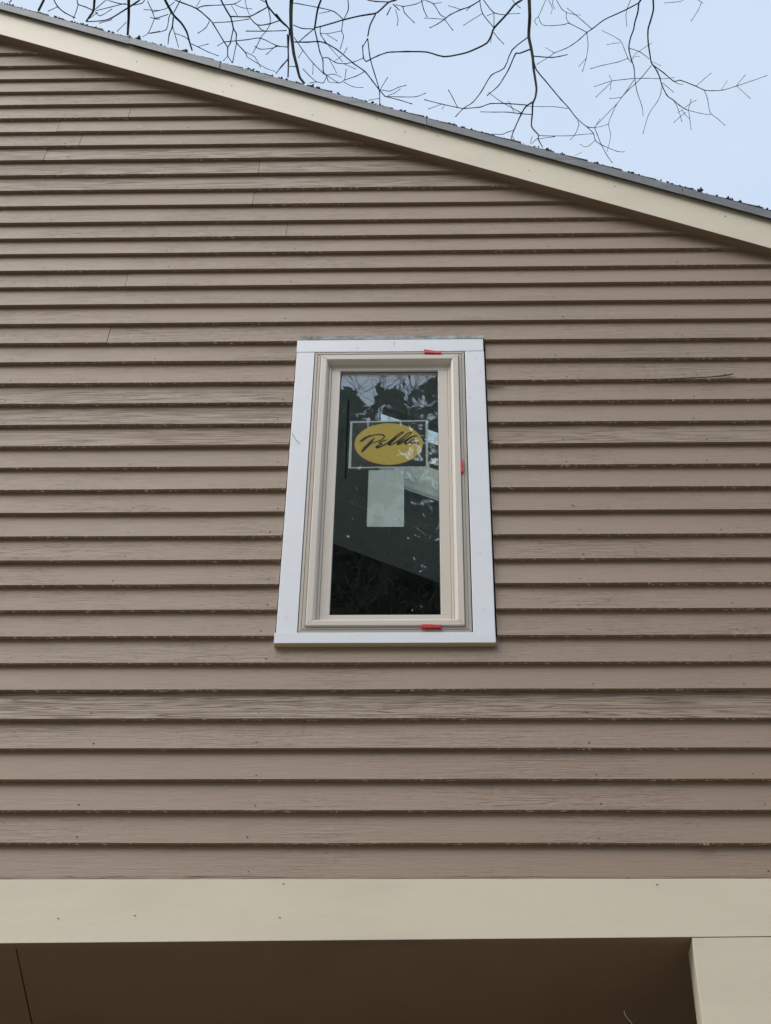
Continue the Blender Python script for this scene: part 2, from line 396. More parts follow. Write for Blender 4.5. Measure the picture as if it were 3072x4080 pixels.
strip('drip_edge', M_METAL, 2*RIDGE-XE, RIDGE-.001, 5.425, 5.470, -.050, -.047)
strip('drip_gap_shade', M_DARK, RIDGE+.001, XE, 5.4215, 5.432, -.0475, -.0455)  # black strip drawn in as the shaded gap below the drip edge
# roof deck with the skylight opening and the unseen ones added for light
SX0, SX1, SY0, SY1 = -.218, 1.5, 1.327, 1.768
dk = MB()
def deck(x0, x1, y0, y1, za=5.30, zb_=5.465): dk.prism([(x0, rake(za, x0)), (x1, rake(za, x1)), (x1, rake(zb_, x1)), (x0, rake(zb_, x0))], y0, y1)
ADDED_X = (-1.52, -.56); ADDED_Y0, ADDED_Y1 = .26, .74  # extra skylight openings out of view, added to brighten the room
deck(RIDGE, ADDED_X[0], -.0135, 7.5); deck(ADDED_X[1], SX0, -.0135, 7.5); deck(*ADDED_X, -.0135, ADDED_Y0); deck(*ADDED_X, ADDED_Y1, SY0); deck(*ADDED_X, SY1, 7.5); deck(SX1, XE, -.0135, 7.5); deck(SX0, SX1, -.0135, ADDED_Y0); deck(SX0, SX1, ADDED_Y1, SY0); deck(SX0, SX1, SY1, 7.5); deck(2*RIDGE-XE, RIDGE, -.0135, 7.5)
dk.build('roof', M_SHINGLE, house)
# shingle courses seen edge-on along the rake
x = RIDGE; k = 0
while x < XE:
    x1 = min(x+.125, XE+.03); th = .012+rng.uniform(-.001, .002); yo = -.044+rng.uniform(-.003, .003)
    b = MB(); b.prism([(x, rake(5.4705, x)), (x1, rake(5.4705, x1)), (x1, rake(5.4705+th+.006, x1)), (x+(x1-x)*.5, rake(5.4705+th*.95, x+(x1-x)*.5)+rng.uniform(0, .002)), (x, rake(5.4705+.008, x))], yo, .22)
    b.build('shingle', M_SHINGLE, house); x = x1; k += 1
deb = MB()
def bit(mb, c, s, n=1):
    k = len(mb.v); ph = rng.random()*6
    pts = [(1, 0, 0), (-1, 0, 0), (0, 1, 0), (0, -1, 0), (0, 0, 1), (0, 0, -1)]
    rot = Matrix.Rotation(ph, 3, Vector((rng.random()-.5, rng.random()-.5, rng.random()-.5+.01)).normalized())
    for p in pts:
        v = rot @ (Vector(p)*s*rng.uniform(.6, 1.15)); mb.v.append((c[0]+v.x, c[1]+v.y, c[2]+v.z))
    for f_ in ((0, 2, 4), (2, 1, 4), (1, 3, 4), (3, 0, 4), (2, 0, 5), (1, 2, 5), (3, 1, 5), (0, 3, 5)): mb.face([k+a for a in f_])
for _ in range(5200):
    x = rng.uniform(-3.4, 3.5); y = -.043+abs(rng.gauss(0, .03)); dn = noise.noise((x*3.1, 4, 0))+.25
    if rng.random() > .35+dn: continue
    bit(deb, (x, y, rake(5.4865, x)+rng.uniform(-.004, .005)), rng.uniform(.0025, .007)*(1+.5*max(dn, 0)))
def clump(px, py, s):
    X, Z = XZ(px, py+8, -.04)
    for _ in range(26): bit(deb, (X+rng.gauss(0, s*.5), -.04+rng.gauss(0, s*.4), Z+rng.gauss(0, s*.38)), s*.45)
for c in ((552, 145, .011), (738, 199, .013), (607, 166, .006), (1008, 277, .010), (1028, 283, .009), (518, 141, .009), (1270, 348, .010), (1350, 372, .008), (1492, 412, .010), (1600, 440, .011), (2183, 592, .010), (2240, 608, .007), (1240, 340, .011), (1140, 312, .008), (1855, 510, .006), (2790, 750, .009), (2900, 782, .008), (640, 172, .006), (514, 160, .006)): clump(*c)
tag(deb.build('roof_litter', M_MOSS, house), kind='stuff')

# ---------------------------------------------------------------- garage opening: beam, post, ceiling
tl = .0205/1.75
def bz(x): return 1.9327+EYE+(x+1.0876)*tl
def tz(x): return 2.1137+EYE+(x+1.12)*.002
XBL = -4.2
PX0, PX1 = .6622, .93
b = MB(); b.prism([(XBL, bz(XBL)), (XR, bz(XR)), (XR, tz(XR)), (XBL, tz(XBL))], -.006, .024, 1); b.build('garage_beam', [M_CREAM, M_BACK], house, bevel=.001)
# thin tan strip between the lowest clapboard and the beam
b = MB(); b.prism([(XBL, tz(XBL)+.0008), (XR, tz(XR)+.0008), (XR, ZB[-1]+.004), (XBL, ZB[-1]+.001)], -.001, .019, 1); b.build('water_table_strip', [M_SIDING2, M_EDGE2], house)
b = MB(); b.prism([(PX0, 0), (PX1, 0), (PX1, bz(PX1)-.0012), (PX0, bz(PX0)-.0012)], -.0052, .074)
b.build('garage_post', M_CREAM, house, bevel=.0012)
boxo('garage_post', M_CREAM, house, XBL, XBL+.27, -.0052, .074, 0, bz(XBL)-.001)
# knots of caulk and dents on the cream boards
dents = MB()
def dent(px, py, w_, h_, Y):
    p = un(px, py, Y-.0006); k0 = len(dents.v)
    dents.v += [(p.x+w_*math.cos(a_*.785), p.y-.0006*(a_ % 2), p.z+h_*math.sin(a_*.785)) for a_ in range(8)]; dents.face(range(k0, k0+8))
for (px, py) in ((232, 3659), (1115, 3656), (538, 3648), (1130, 3522), (2618, 3524), (2500, 3498)): dent(px, py, .0035, .0013, -.006)
for (px, py) in ((545, 246), (545*1.0+378, 341), (1245, 457), (1500, 474), (1612, 525), (1744, 542), (2107, 680), (2450, 743), (890, 365), (2890, 862)): dent(px, py, .0035, .002, -.034)
for (px, py, Y) in ((1240, 1885, -.008), (1210, 2265, -.008), (1140, 2520-60, -.008), (1645, 2538, -.008), (1718, 2539, -.008), (1138, 2536, -.008), (1900, 2535, -.008), (1930, 2430, -.008), (1893, 1430, -.008), (1873, 1585, -.008), (1915, 1480, -.008), (1913, 2205, -.008), (1922, 1862, -.008), (1424, 1388, -.008)): dent(px, py, .0017, .0013, Y)
tag(dents.build('dents', M_SPLINT, house), kind='stuff')
CZ = 1.957+EYE
def slab(name, m, pts, z, th=.02):
    b = MB(); k = len(pts); b.v = [(x, y, z) for x, y in pts]+[(x, y, z+th) for x, y in pts]
    b.face(range(k-1, -1, -1)); b.face(range(k, 2*k))
    for i in range(k): j = (i+1) % k; b.face((i, j, k+j, k+i))
    return b.build(name, m, house)
s0, s1 = (-1.0604, .0265), (-1.34, 3.0)
slab('ceiling_panel', M_CEIL, [(s0[0]+.002, .0262), (PX1+.1, .0262), (PX1+.1, 3), (s1[0]+.012, 3)], CZ)
slab('ceiling_panel', M_CEIL, [(XBL, .0262), (s0[0]-.001, .0262), (s1[0]-.002, 3), (XBL, 3)], CZ)
boxo('garage_wall', M_CEIL, house, PX0+.062, PX0+.17, .0745, 3, 0, CZ-.001)
boxo('garage_wall', M_CEIL, house, XBL, XBL+.1, .0745, 3, 0, CZ-.001)
boxo('garage_wall', M_CEIL, house, XBL, PX0+.17, 3.001, 3.1, 0, CZ-.001)
boxo('ground_floor_wall', M_SIDING, house, PX1+.0015, XR, 0, .1, 0, bz(1)-.001)
boxo('ground_floor_wall', M_SIDING, house, XL, XBL-.001, 0, .1, 0, 2.11+EYE)
boxo('side_wall', M_SIDING, house, XR-.02, XR+.1, .1305, 7, 0, rake(5.2, XR))
boxo('rear_wall', M_SIDING, house, XL, XR, 7.001, 7.1, 0, rake(5.2, XR))
b = MB(); pts = [(XZ(2486, 4022, .005)), (XZ(2495, 4045, .005)), (XZ(2510, 4062, .005)), (XZ(2524, 4080, .005)), (XZ(2548, 4110, .005))]
b.tube([(p[0], .012, p[1]) for p in pts]+[(pts[-1][0]+.02, .02, pts[-1][1]-.03), (PX0+.002, .03, pts[-1][1]-.04)], [.0006]*7, 4)
tag(b.build('loose_thread', M_THREAD), 'pale loose thread hanging under the garage beam beside the post', 'thread')

# ---------------------------------------------------------------- window
window = MB()
for a in ((OX0+.001, OX0+.03, .03, .128, OZ0+.001, OZ1-.001), (OX1-.03, OX1-.001, .03, .128, OZ0+.001, OZ1-.001), (OX0+.0305, OX1-.0305, .03, .128, OZ0+.001, OZ0+.03), (OX0+.0305, OX1-.0305, .03, .128, OZ1-.03, OZ1-.001)): window.box(*a)
window = window.build('window', M_FRAME2, house)
# flat white casing boards
TY = -.008
boxo('casing_board', M_WHITE, window, WX0, WX1-.0005, TY, .012, 4.1435+EYE, WZ1)
boxo('casing_board', M_WHITE, window, WX0+.001, -.3815, TY+.0006, .012, 2.924+EYE, 4.1425+EYE)
boxo('casing_board', M_WHITE, window, .1345, WX1+.001, TY+.0006, .012, 2.924+EYE, 4.1425+EYE)
o = MB(); o.box(WX0-.003, WX1+.001, TY-.0022, .012, 2.8835+EYE, 2.9225+EYE, bottom=1); o = o.build('sill_board', [M_WHITE, M_RAW], window, bevel=.001)
# weathered strip of flashing in the cut above the head casing
fl = MB(); xs = [WX0+.0065+i*(WX1-WX0-.004)/30 for i in range(31)]
for x in xs: fl.v += [(x, -.0085+.0008*noise.noise((x*9, 0, 1)), WZ1+.0005), (x, -.0035+.001*noise.noise((x*9, 2, 1)), WZ1+.0245+.0012*noise.noise((x*14, 7, 1))-(x-WX0)*.003)]
for i in range(30): fl.face((2*i, 2*i+2, 2*i+3, 2*i+1))
fl.build('head_flashing', rough_mat('weathered_flashing', (0.16, .15, .13), (0.42, .45, .45), 22, .003), window)
def ring(name, m, x0, x1, z0, z1, prof, parent, gap=.0006, skip=()):
    """four mitred members; prof = closed loop of (inset, y) seen across the member"""
    sides = {'b': ((x0, z0), (x1, z0)), 'r': ((x1, z0), (x1, z1)), 't': ((x1, z1), (x0, z1)), 'l': ((x0, z1), (x0, z0))}
    for k, (p, q) in sides.items():
        if k in skip: continue
        P = Vector((p[0], 0, p[1])); Q = Vector((q[0], 0, q[1])); d = (Q-P).normalized(); nrm = Vector((-d.z, 0, d.x))
        b = MB(); n = len(prof)
        for base, sg in ((P, 1), (Q, -1)):
            for ins, y in prof:
                v = base + nrm*ins + d*sg*(ins+gap); b.v.append((v.x, y, v.z))
        b.face(range(n-1, -1, -1)); b.face(range(n, 2*n))
        for i in range(n): j = (i+1) % n; b.face((i, j, n+j, n+i))
        b.build(name, m, parent, bevel=.0007)
# outer fin (thin strip), main frame, bevel, sash
FX0, FX1, FZ0, FZ1 = -.3790, .1315, 2.926+EYE, 4.1420+EYE
ring('frame_fin', M_FRAME2, FX0, FX1, FZ0, FZ1, [(0, -.006), (.0075, -.0065), (.009, -.0035), (.011, -.0065), (.0188, -.0065), (.0188, .03), (0, .03)], window)
ring('frame_rail', M_FRAME, FX0, FX1, FZ0, FZ1, [(.0205, -.0110), (.0222, -.0125), (.0400, -.0125), (.0450, -.008), (.0500, .0105), (.0500, .034), (.0205, .034)], window)
ring('gasket', M_SEAL, FX0, FX1, FZ0, FZ1, [(.0190, .0012), (.0204, .0012), (.0204, .03), (.0190, .03)], window)
SXa, SXb, SZa, SZb = FX0+.0640, FX1-.0655, FZ0+.0580, FZ1-.0490
ring('sash_stop', M_FRAME, FX0, FX1, FZ0, FZ1, [(.0503, .0085), (.0575, .0085), (.0575, .034), (.0503, .034)], window)
def rail(name, *a): boxo(name, M_FRAME, window, *a, bevel=.0012)
sx0, sx1, sz0, sz1 = FX0+.0583, FX1-.0583, FZ0+.0583, FZ1-.0583
gx0, gx1, gz0, gz1 = -.2908, .0412, 3.0045+EYE, 4.0685+EYE
rail('sash_rail', sx0+.0, sx1, .0105, .034, gz1, FZ1-.0578)
rail('sash_rail', sx0+.0, sx1, .0105, .034, FZ0+.0578, gz0)
rail('sash_stile', sx0, gx0, .0112, .034, gz0+.0003, gz1-.0003)
rail('sash_stile', gx1, sx1, .0112, .034, gz0+.0003, gz1-.0003)
ring('glazing_bead', M_SEAL, gx0, gx1, gz0, gz1, [(.0001, .0185), (.0022, .0200), (.0022, .0215), (.0001, .0215)], window)
boxo('glass_pane', M_GLASS, window, gx0-.004, gx1+.004, .0218, .0255, gz0-.004, gz1+.004, bevel=0)
# small side brackets of bright metal at the upper right corner
# brand sticker and paper, inside the glass
YS = .0262
def pl(name, m, quad, y, parent=None, th=.0004):
    b = MB(); b.prism(quad, y, y+th); return b.build(name, m, parent)
def s2(x, y): p = XZ(1380+x/4.9, 1660+y/4.9, YS); return p       # sticker measuring frame
stk = tag(empty('window_sticker', (un(1548, 1866, YS))), 'black and yellow oval brand sticker with white border on the glass', 'sticker')
bpy.context.view_layer.update()
def child_fix(o, par): o.parent = par; o.matrix_parent_inverse = Matrix.Translation(-par.location)
q = [s2(35, 1005), s2(1592, 988), s2(1597, 60), s2(78, 88)]
child_fix(pl('sticker_border', M_PAPERW, q, YS+.001), stk)
q = [s2(92, 978), s2(1552, 965), s2(1545, 88), s2(120, 118)]
child_fix(pl('sticker_panel', M_BLACK, q, YS+.0006, th=.0003), stk)
cx_, cy_ = 827, 533; ov = []
for i in range(64):
    a = -2*math.pi*i/64; ov.append(s2(cx_+668*math.cos(a)+6*math.sin(a), cy_-405*math.sin(a)*1.0))
ov = ov if ov[0][0] else ov
def area(p): return sum(p[i][0]*p[(i+1) % len(p)][1]-p[(i+1) % len(p)][0]*p[i][1] for i in range(len(p)))
if area(ov) < 0: ov.reverse()
child_fix(pl('sticker_oval', M_YELLOW, ov, YS+.0003, th=.0002), stk)
strokes = [
 [(262,482,9),(300,468,22),(350,432,24),(420,392,20),(500,368,15),(580,352,12),(660,348,13),(715,356,16),(742,385,15),(725,420,12),(675,455,11),(600,485,10),(520,510,9),(455,545,9)],
 [(560,420,5),(530,440,14),(500,470,20),(460,510,24),(420,560,30),(375,600,30),(335,645,26),(300,688,14),(290,694,6)],
 [(790,455,8),(740,468,12),(680,485,12),(640,510,14),(655,528,12),(700,528,9),(640,560,12),(590,585,20),(600,602,22),(650,592,16),(720,560,14),(790,525,14),(850,480,16),(920,425,16),(990,370,15),(1060,320,13),(1105,298,10),(1100,320,9),(1040,370,8),(960,430,14),(880,490,24),(830,525,26),(835,550,18),(890,540,13),(960,505,14),(1040,450,14),(1120,390,14),(1200,330,13),(1265,298,10),(1272,308,8),(1230,360,8),(1150,420,12),(1070,475,20),(1010,515,22),(1000,538,18),(1050,528,14),(1130,480,14),(1200,440,16),(1270,400,16),(1330,378,14),(1378,380,14),(1360,405,8)],
 [(1340,385,8),(1270,400,12),(1195,450,15),(1150,500,22),(1155,528,18),(1200,520,13),(1260,470,12),(1320,420,12),(1350,405,10),(1310,450,14),(1265,495,20),(1275,522,18),(1320,515,14),(1370,500,8),(1405,482,6)],
 [(1385,522,10),(1405,524,11),(1425,530,9)]]
let = MB()
for st in strokes:
    P = []                                             # Catmull-Rom through the pen positions
    for i in range(len(st)-1):
        p0, p1, p2, p3 = st[max(i-1, 0)], st[i], st[i+1], st[min(i+2, len(st)-1)]
        for k in range(6):
            u = k/6; P.append(tuple(.5*((2*p1[j])+(-p0[j]+p2[j])*u+(2*p0[j]-5*p1[j]+4*p2[j]-p3[j])*u*u+(-p0[j]+3*p1[j]-3*p2[j]+p3[j])*u**3) for j in range(3)))
    P.append(st[-1]); k0 = len(let.v)
    for i, p in enumerate(P):
        a = P[max(i-1, 0)]; c = P[min(i+1, len(P)-1)]; dx, dy = c[0]-a[0], c[1]-a[1]; L = math.hypot(dx, dy) or 1
        nx, ny = -dy/L, dx/L; hw = max(p[2], 5)*.98
        for sg in (1, -1):
            X, Z = s2(p[0]+nx*hw*sg, p[1]+ny*hw*sg); let.v.append((X, YS+.0001, Z))
    for i in range(len(P)-1): a = k0+2*i; let.face((a, a+2, a+3, a+1))
child_fix(let.build('sticker_lettering', M_INK), stk)
pap = [XZ(1461, 2094, YS), XZ(1465, 2098, YS), XZ(1606, 2098, YS), XZ(1610, 2094, YS), XZ(1610, 1871, YS), XZ(1560, 1871.5, YS), XZ(1510, 1872, YS), XZ(1469, 1873, YS)]
b = MB(); b.prism(pap, YS+.0008, YS+.0012)
tag(b.build('paper_label', M_PAPER), 'blank pale paper label on the glass below the yellow oval sticker', 'label')

# red shims
def shim(pts, Y, label):
    poly = [XZ(px, py, Y) for px, py in pts]
    if area(poly) < 0: poly.reverse()
    b = MB(); b.prism(poly, Y, .004); o = b.build('shim', M_RED, bevel=.0005); tag(o, label, 'shim', 'red plastic shims around the window'); return o
shim([(1689, 1391), (1758, 1401), (1758, 1408), (1691, 1404)], -.0138, 'red tapered plastic shim at the top of the window frame')
shim([(1680, 2487), (1720, 2487), (1758, 2493), (1758, 2500), (1680, 2500)], -.0145, 'red tapered plastic shim along the bottom of the window frame')
shim([(1836, 1831), (1844, 1830), (1846, 1878), (1838, 1881)], -.0138, 'small upright red shim in the right side of the frame')
# pencil scratch on the left casing, split ends of boards
b = MB(); sp = [XZ(1080+x/1.811, 1280+y/1.811, TY-.0004) for x, y in ((150, 805), (163, 828), (180, 855), (208, 883))]
b.tube([(p[0], TY, p[1]) for p in sp], [.0007]*4, 4); b.build('pencil_mark', M_PENCIL, window)
b = MB(); p = XZ(1570, 1378, TY-.0004); p2 = XZ(1572, 1362, TY-.0004); b.tube([(p[0], TY, p[1]), (p2[0], TY, p2[1])], [.0006]*2, 4); b.build('pencil_mark', M_PENCIL, window)
def splinter(x0, x1, pxz, r0, r1, n=8, bow=.002):
    b = MB(); z = pxz; pts = []; rad = []
    for i in range(n+1):
        u = i/n; pts.append((x0+(x1-x0)*u, -.0015-.0015*math.sin(u*3.1), z+bow*math.sin(u*3.1)+.0015*(rng.random()-.5))); rad.append(r0+(r1-r0)*u)
    b.tube(pts, rad, 5); return b.build('split_edge', M_SPLINT, house)
a = XZ(1936, 1519, 0); c = XZ(1995, 1520, 0)
splinter(a[0]+.003, c[0]+.008, a[1]-.004, .006, .002)
a = XZ(1944, 1757, 0); splinter(a[0], a[0]+.018, a[1]-.003, .004, .001)
# a dry twig lying along a board edge right of the window
b = MB(); tw = [un(px, py, -.004) for px, py in ((2560, 1513), (2640, 1510), (2740, 1506), (2830, 1502), (2880, 1497), (2921, 1490))]
b.tube(tw, [.0008, .0013, .0016, .002, .0025, .0018], 5); b.tube([un(2885, 1489, -.004), un(2905, 1497, -.004)], [.0012, .0015], 5)
tag(b.build('dry_twig', M_BARK2), 'dry brown twig caught on a clapboard edge right of the window', 'twig')
b = MB(); c = un(2808, 3362, -.003)
for _ in range(16): bit(b, (c.x+rng.gauss(0, .006), -.003, c.z+rng.gauss(0, .003)), .003)
tag(b.build('cocoon', M_THREAD), 'pale fluffy cocoon under the second lowest clapboard at right', 'cocoon')

# ---------------------------------------------------------------- the room behind the window
rz = lambda z0, x: EYE+z0-SL*x
FW = 2.366
room = MB()
def cl(x0, x1, y0, y1, z=5.12, t=.03): room.prism([(x0, rz(z, x0)), (x1, rz(z, x1)), (x1, rz(z+t, x1)), (x0, rz(z+t, x0))], y0, y1)
RX0, RX1, RF = -1.6, 1.6, 2.74+EYE
cl(RX0, ADDED_X[0], .131, FW); cl(ADDED_X[1], SX0, .131, FW); cl(*ADDED_X, .131, ADDED_Y0); cl(*ADDED_X, ADDED_Y1, SY0); cl(*ADDED_X, SY1, FW); cl(SX1, RX1, .131, FW); cl(SX0, SX1, .131, ADDED_Y0); cl(SX0, SX1, ADDED_Y1, SY0); cl(SX0, SX1, SY1, FW)
cl(RX0, RX1, 2.02, FW-.001, 5.108, .0115)
room.build('room_ceiling', M_ROOMC, house)
sk = MB()                                              # skylight shaft
def sh4(x0, x1, y0, y1): sk.prism([(x0, rz(5.1505, x0)), (x1, rz(5.1505, x1)), (x1, rz(5.425, x1)), (x0, rz(5.425, x0))], y0, y1)
M_SHAFT = mat('white_shaft', (0.75, .78, .74), .8)[0]
for X0, X1, A0, A1 in ((SX0, SX1, SY0, SY1), (*ADDED_X, SY0, SY1), (SX0, SX1, ADDED_Y0, ADDED_Y1), (*ADDED_X, ADDED_Y0, ADDED_Y1)):  # the first is the visible skylight; the rest are unseen, added for light
    sk = MB()
    sh4(X0-.02, X0-.0005, A0-.02, A1+.02); sh4(X1+.0005, X1+.02, A0-.02, A1+.02); sh4(X0, X1, A0-.02, A0-.0005); sh4(X0, X1, A1+.0005, A1+.02)
    sl_ = sk.build('skylight', M_SHAFT, house)
    b = MB(); b.prism([(X0, rz(5.17, X0)), (X1, rz(5.17, X1)), (X1, rz(5.176, X1)), (X0, rz(5.176, X0))], A0, A1); b.build('pane', M_SKYL, sl_)
    if X0 == SX0 and A0 == SY0: skylight = sl_
b = MB()
for y0, y1, zz in ((SY0-.03, SY0-.001, 5.105), (SY1+.001, SY1+.018, 5.104), (SY1+.03, SY1+.05, 5.11)):
    b.prism([(SX0, rz(zz, SX0)), (SX1, rz(zz, SX1)), (SX1, rz(5.1195, SX1)), (SX0, rz(5.1195, SX0))], y0, y1)
b.build('skylight_trim', M_ROOM, skylight)
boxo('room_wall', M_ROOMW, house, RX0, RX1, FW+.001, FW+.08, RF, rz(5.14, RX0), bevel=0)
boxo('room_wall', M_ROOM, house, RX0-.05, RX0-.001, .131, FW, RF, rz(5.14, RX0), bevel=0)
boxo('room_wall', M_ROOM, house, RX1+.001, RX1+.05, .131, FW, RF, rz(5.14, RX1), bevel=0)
boxo('room_floor', M_ROOMC, house, RX0, RX1, .131, FW, RF-.05, RF-.001, bevel=0)
# wardrobe edge and hanging blind wand seen at the left of the pane
boxo('room_partition', M_ROOM, house, -1.0, -.375, 1.52, 1.60, rz(4.98, -.4), rz(5.118, -.38), bevel=0)
boxo('blind_wand', mat('grey_wand', (.1, .11, .11), .6)[0], house, -.352, -.345, 1.30, 1.312, rz(4.62, -.35), rz(5.10, -.35), bevel=0)
b = MB(); p = un(1400, 2003, 1.30)
for _ in range(6): bit(b, (p.x+rng.gauss(0, .003), 1.30, p.z+rng.gauss(0, .003)), .009)
b.build('wand_knob', M_PAPERW, house)

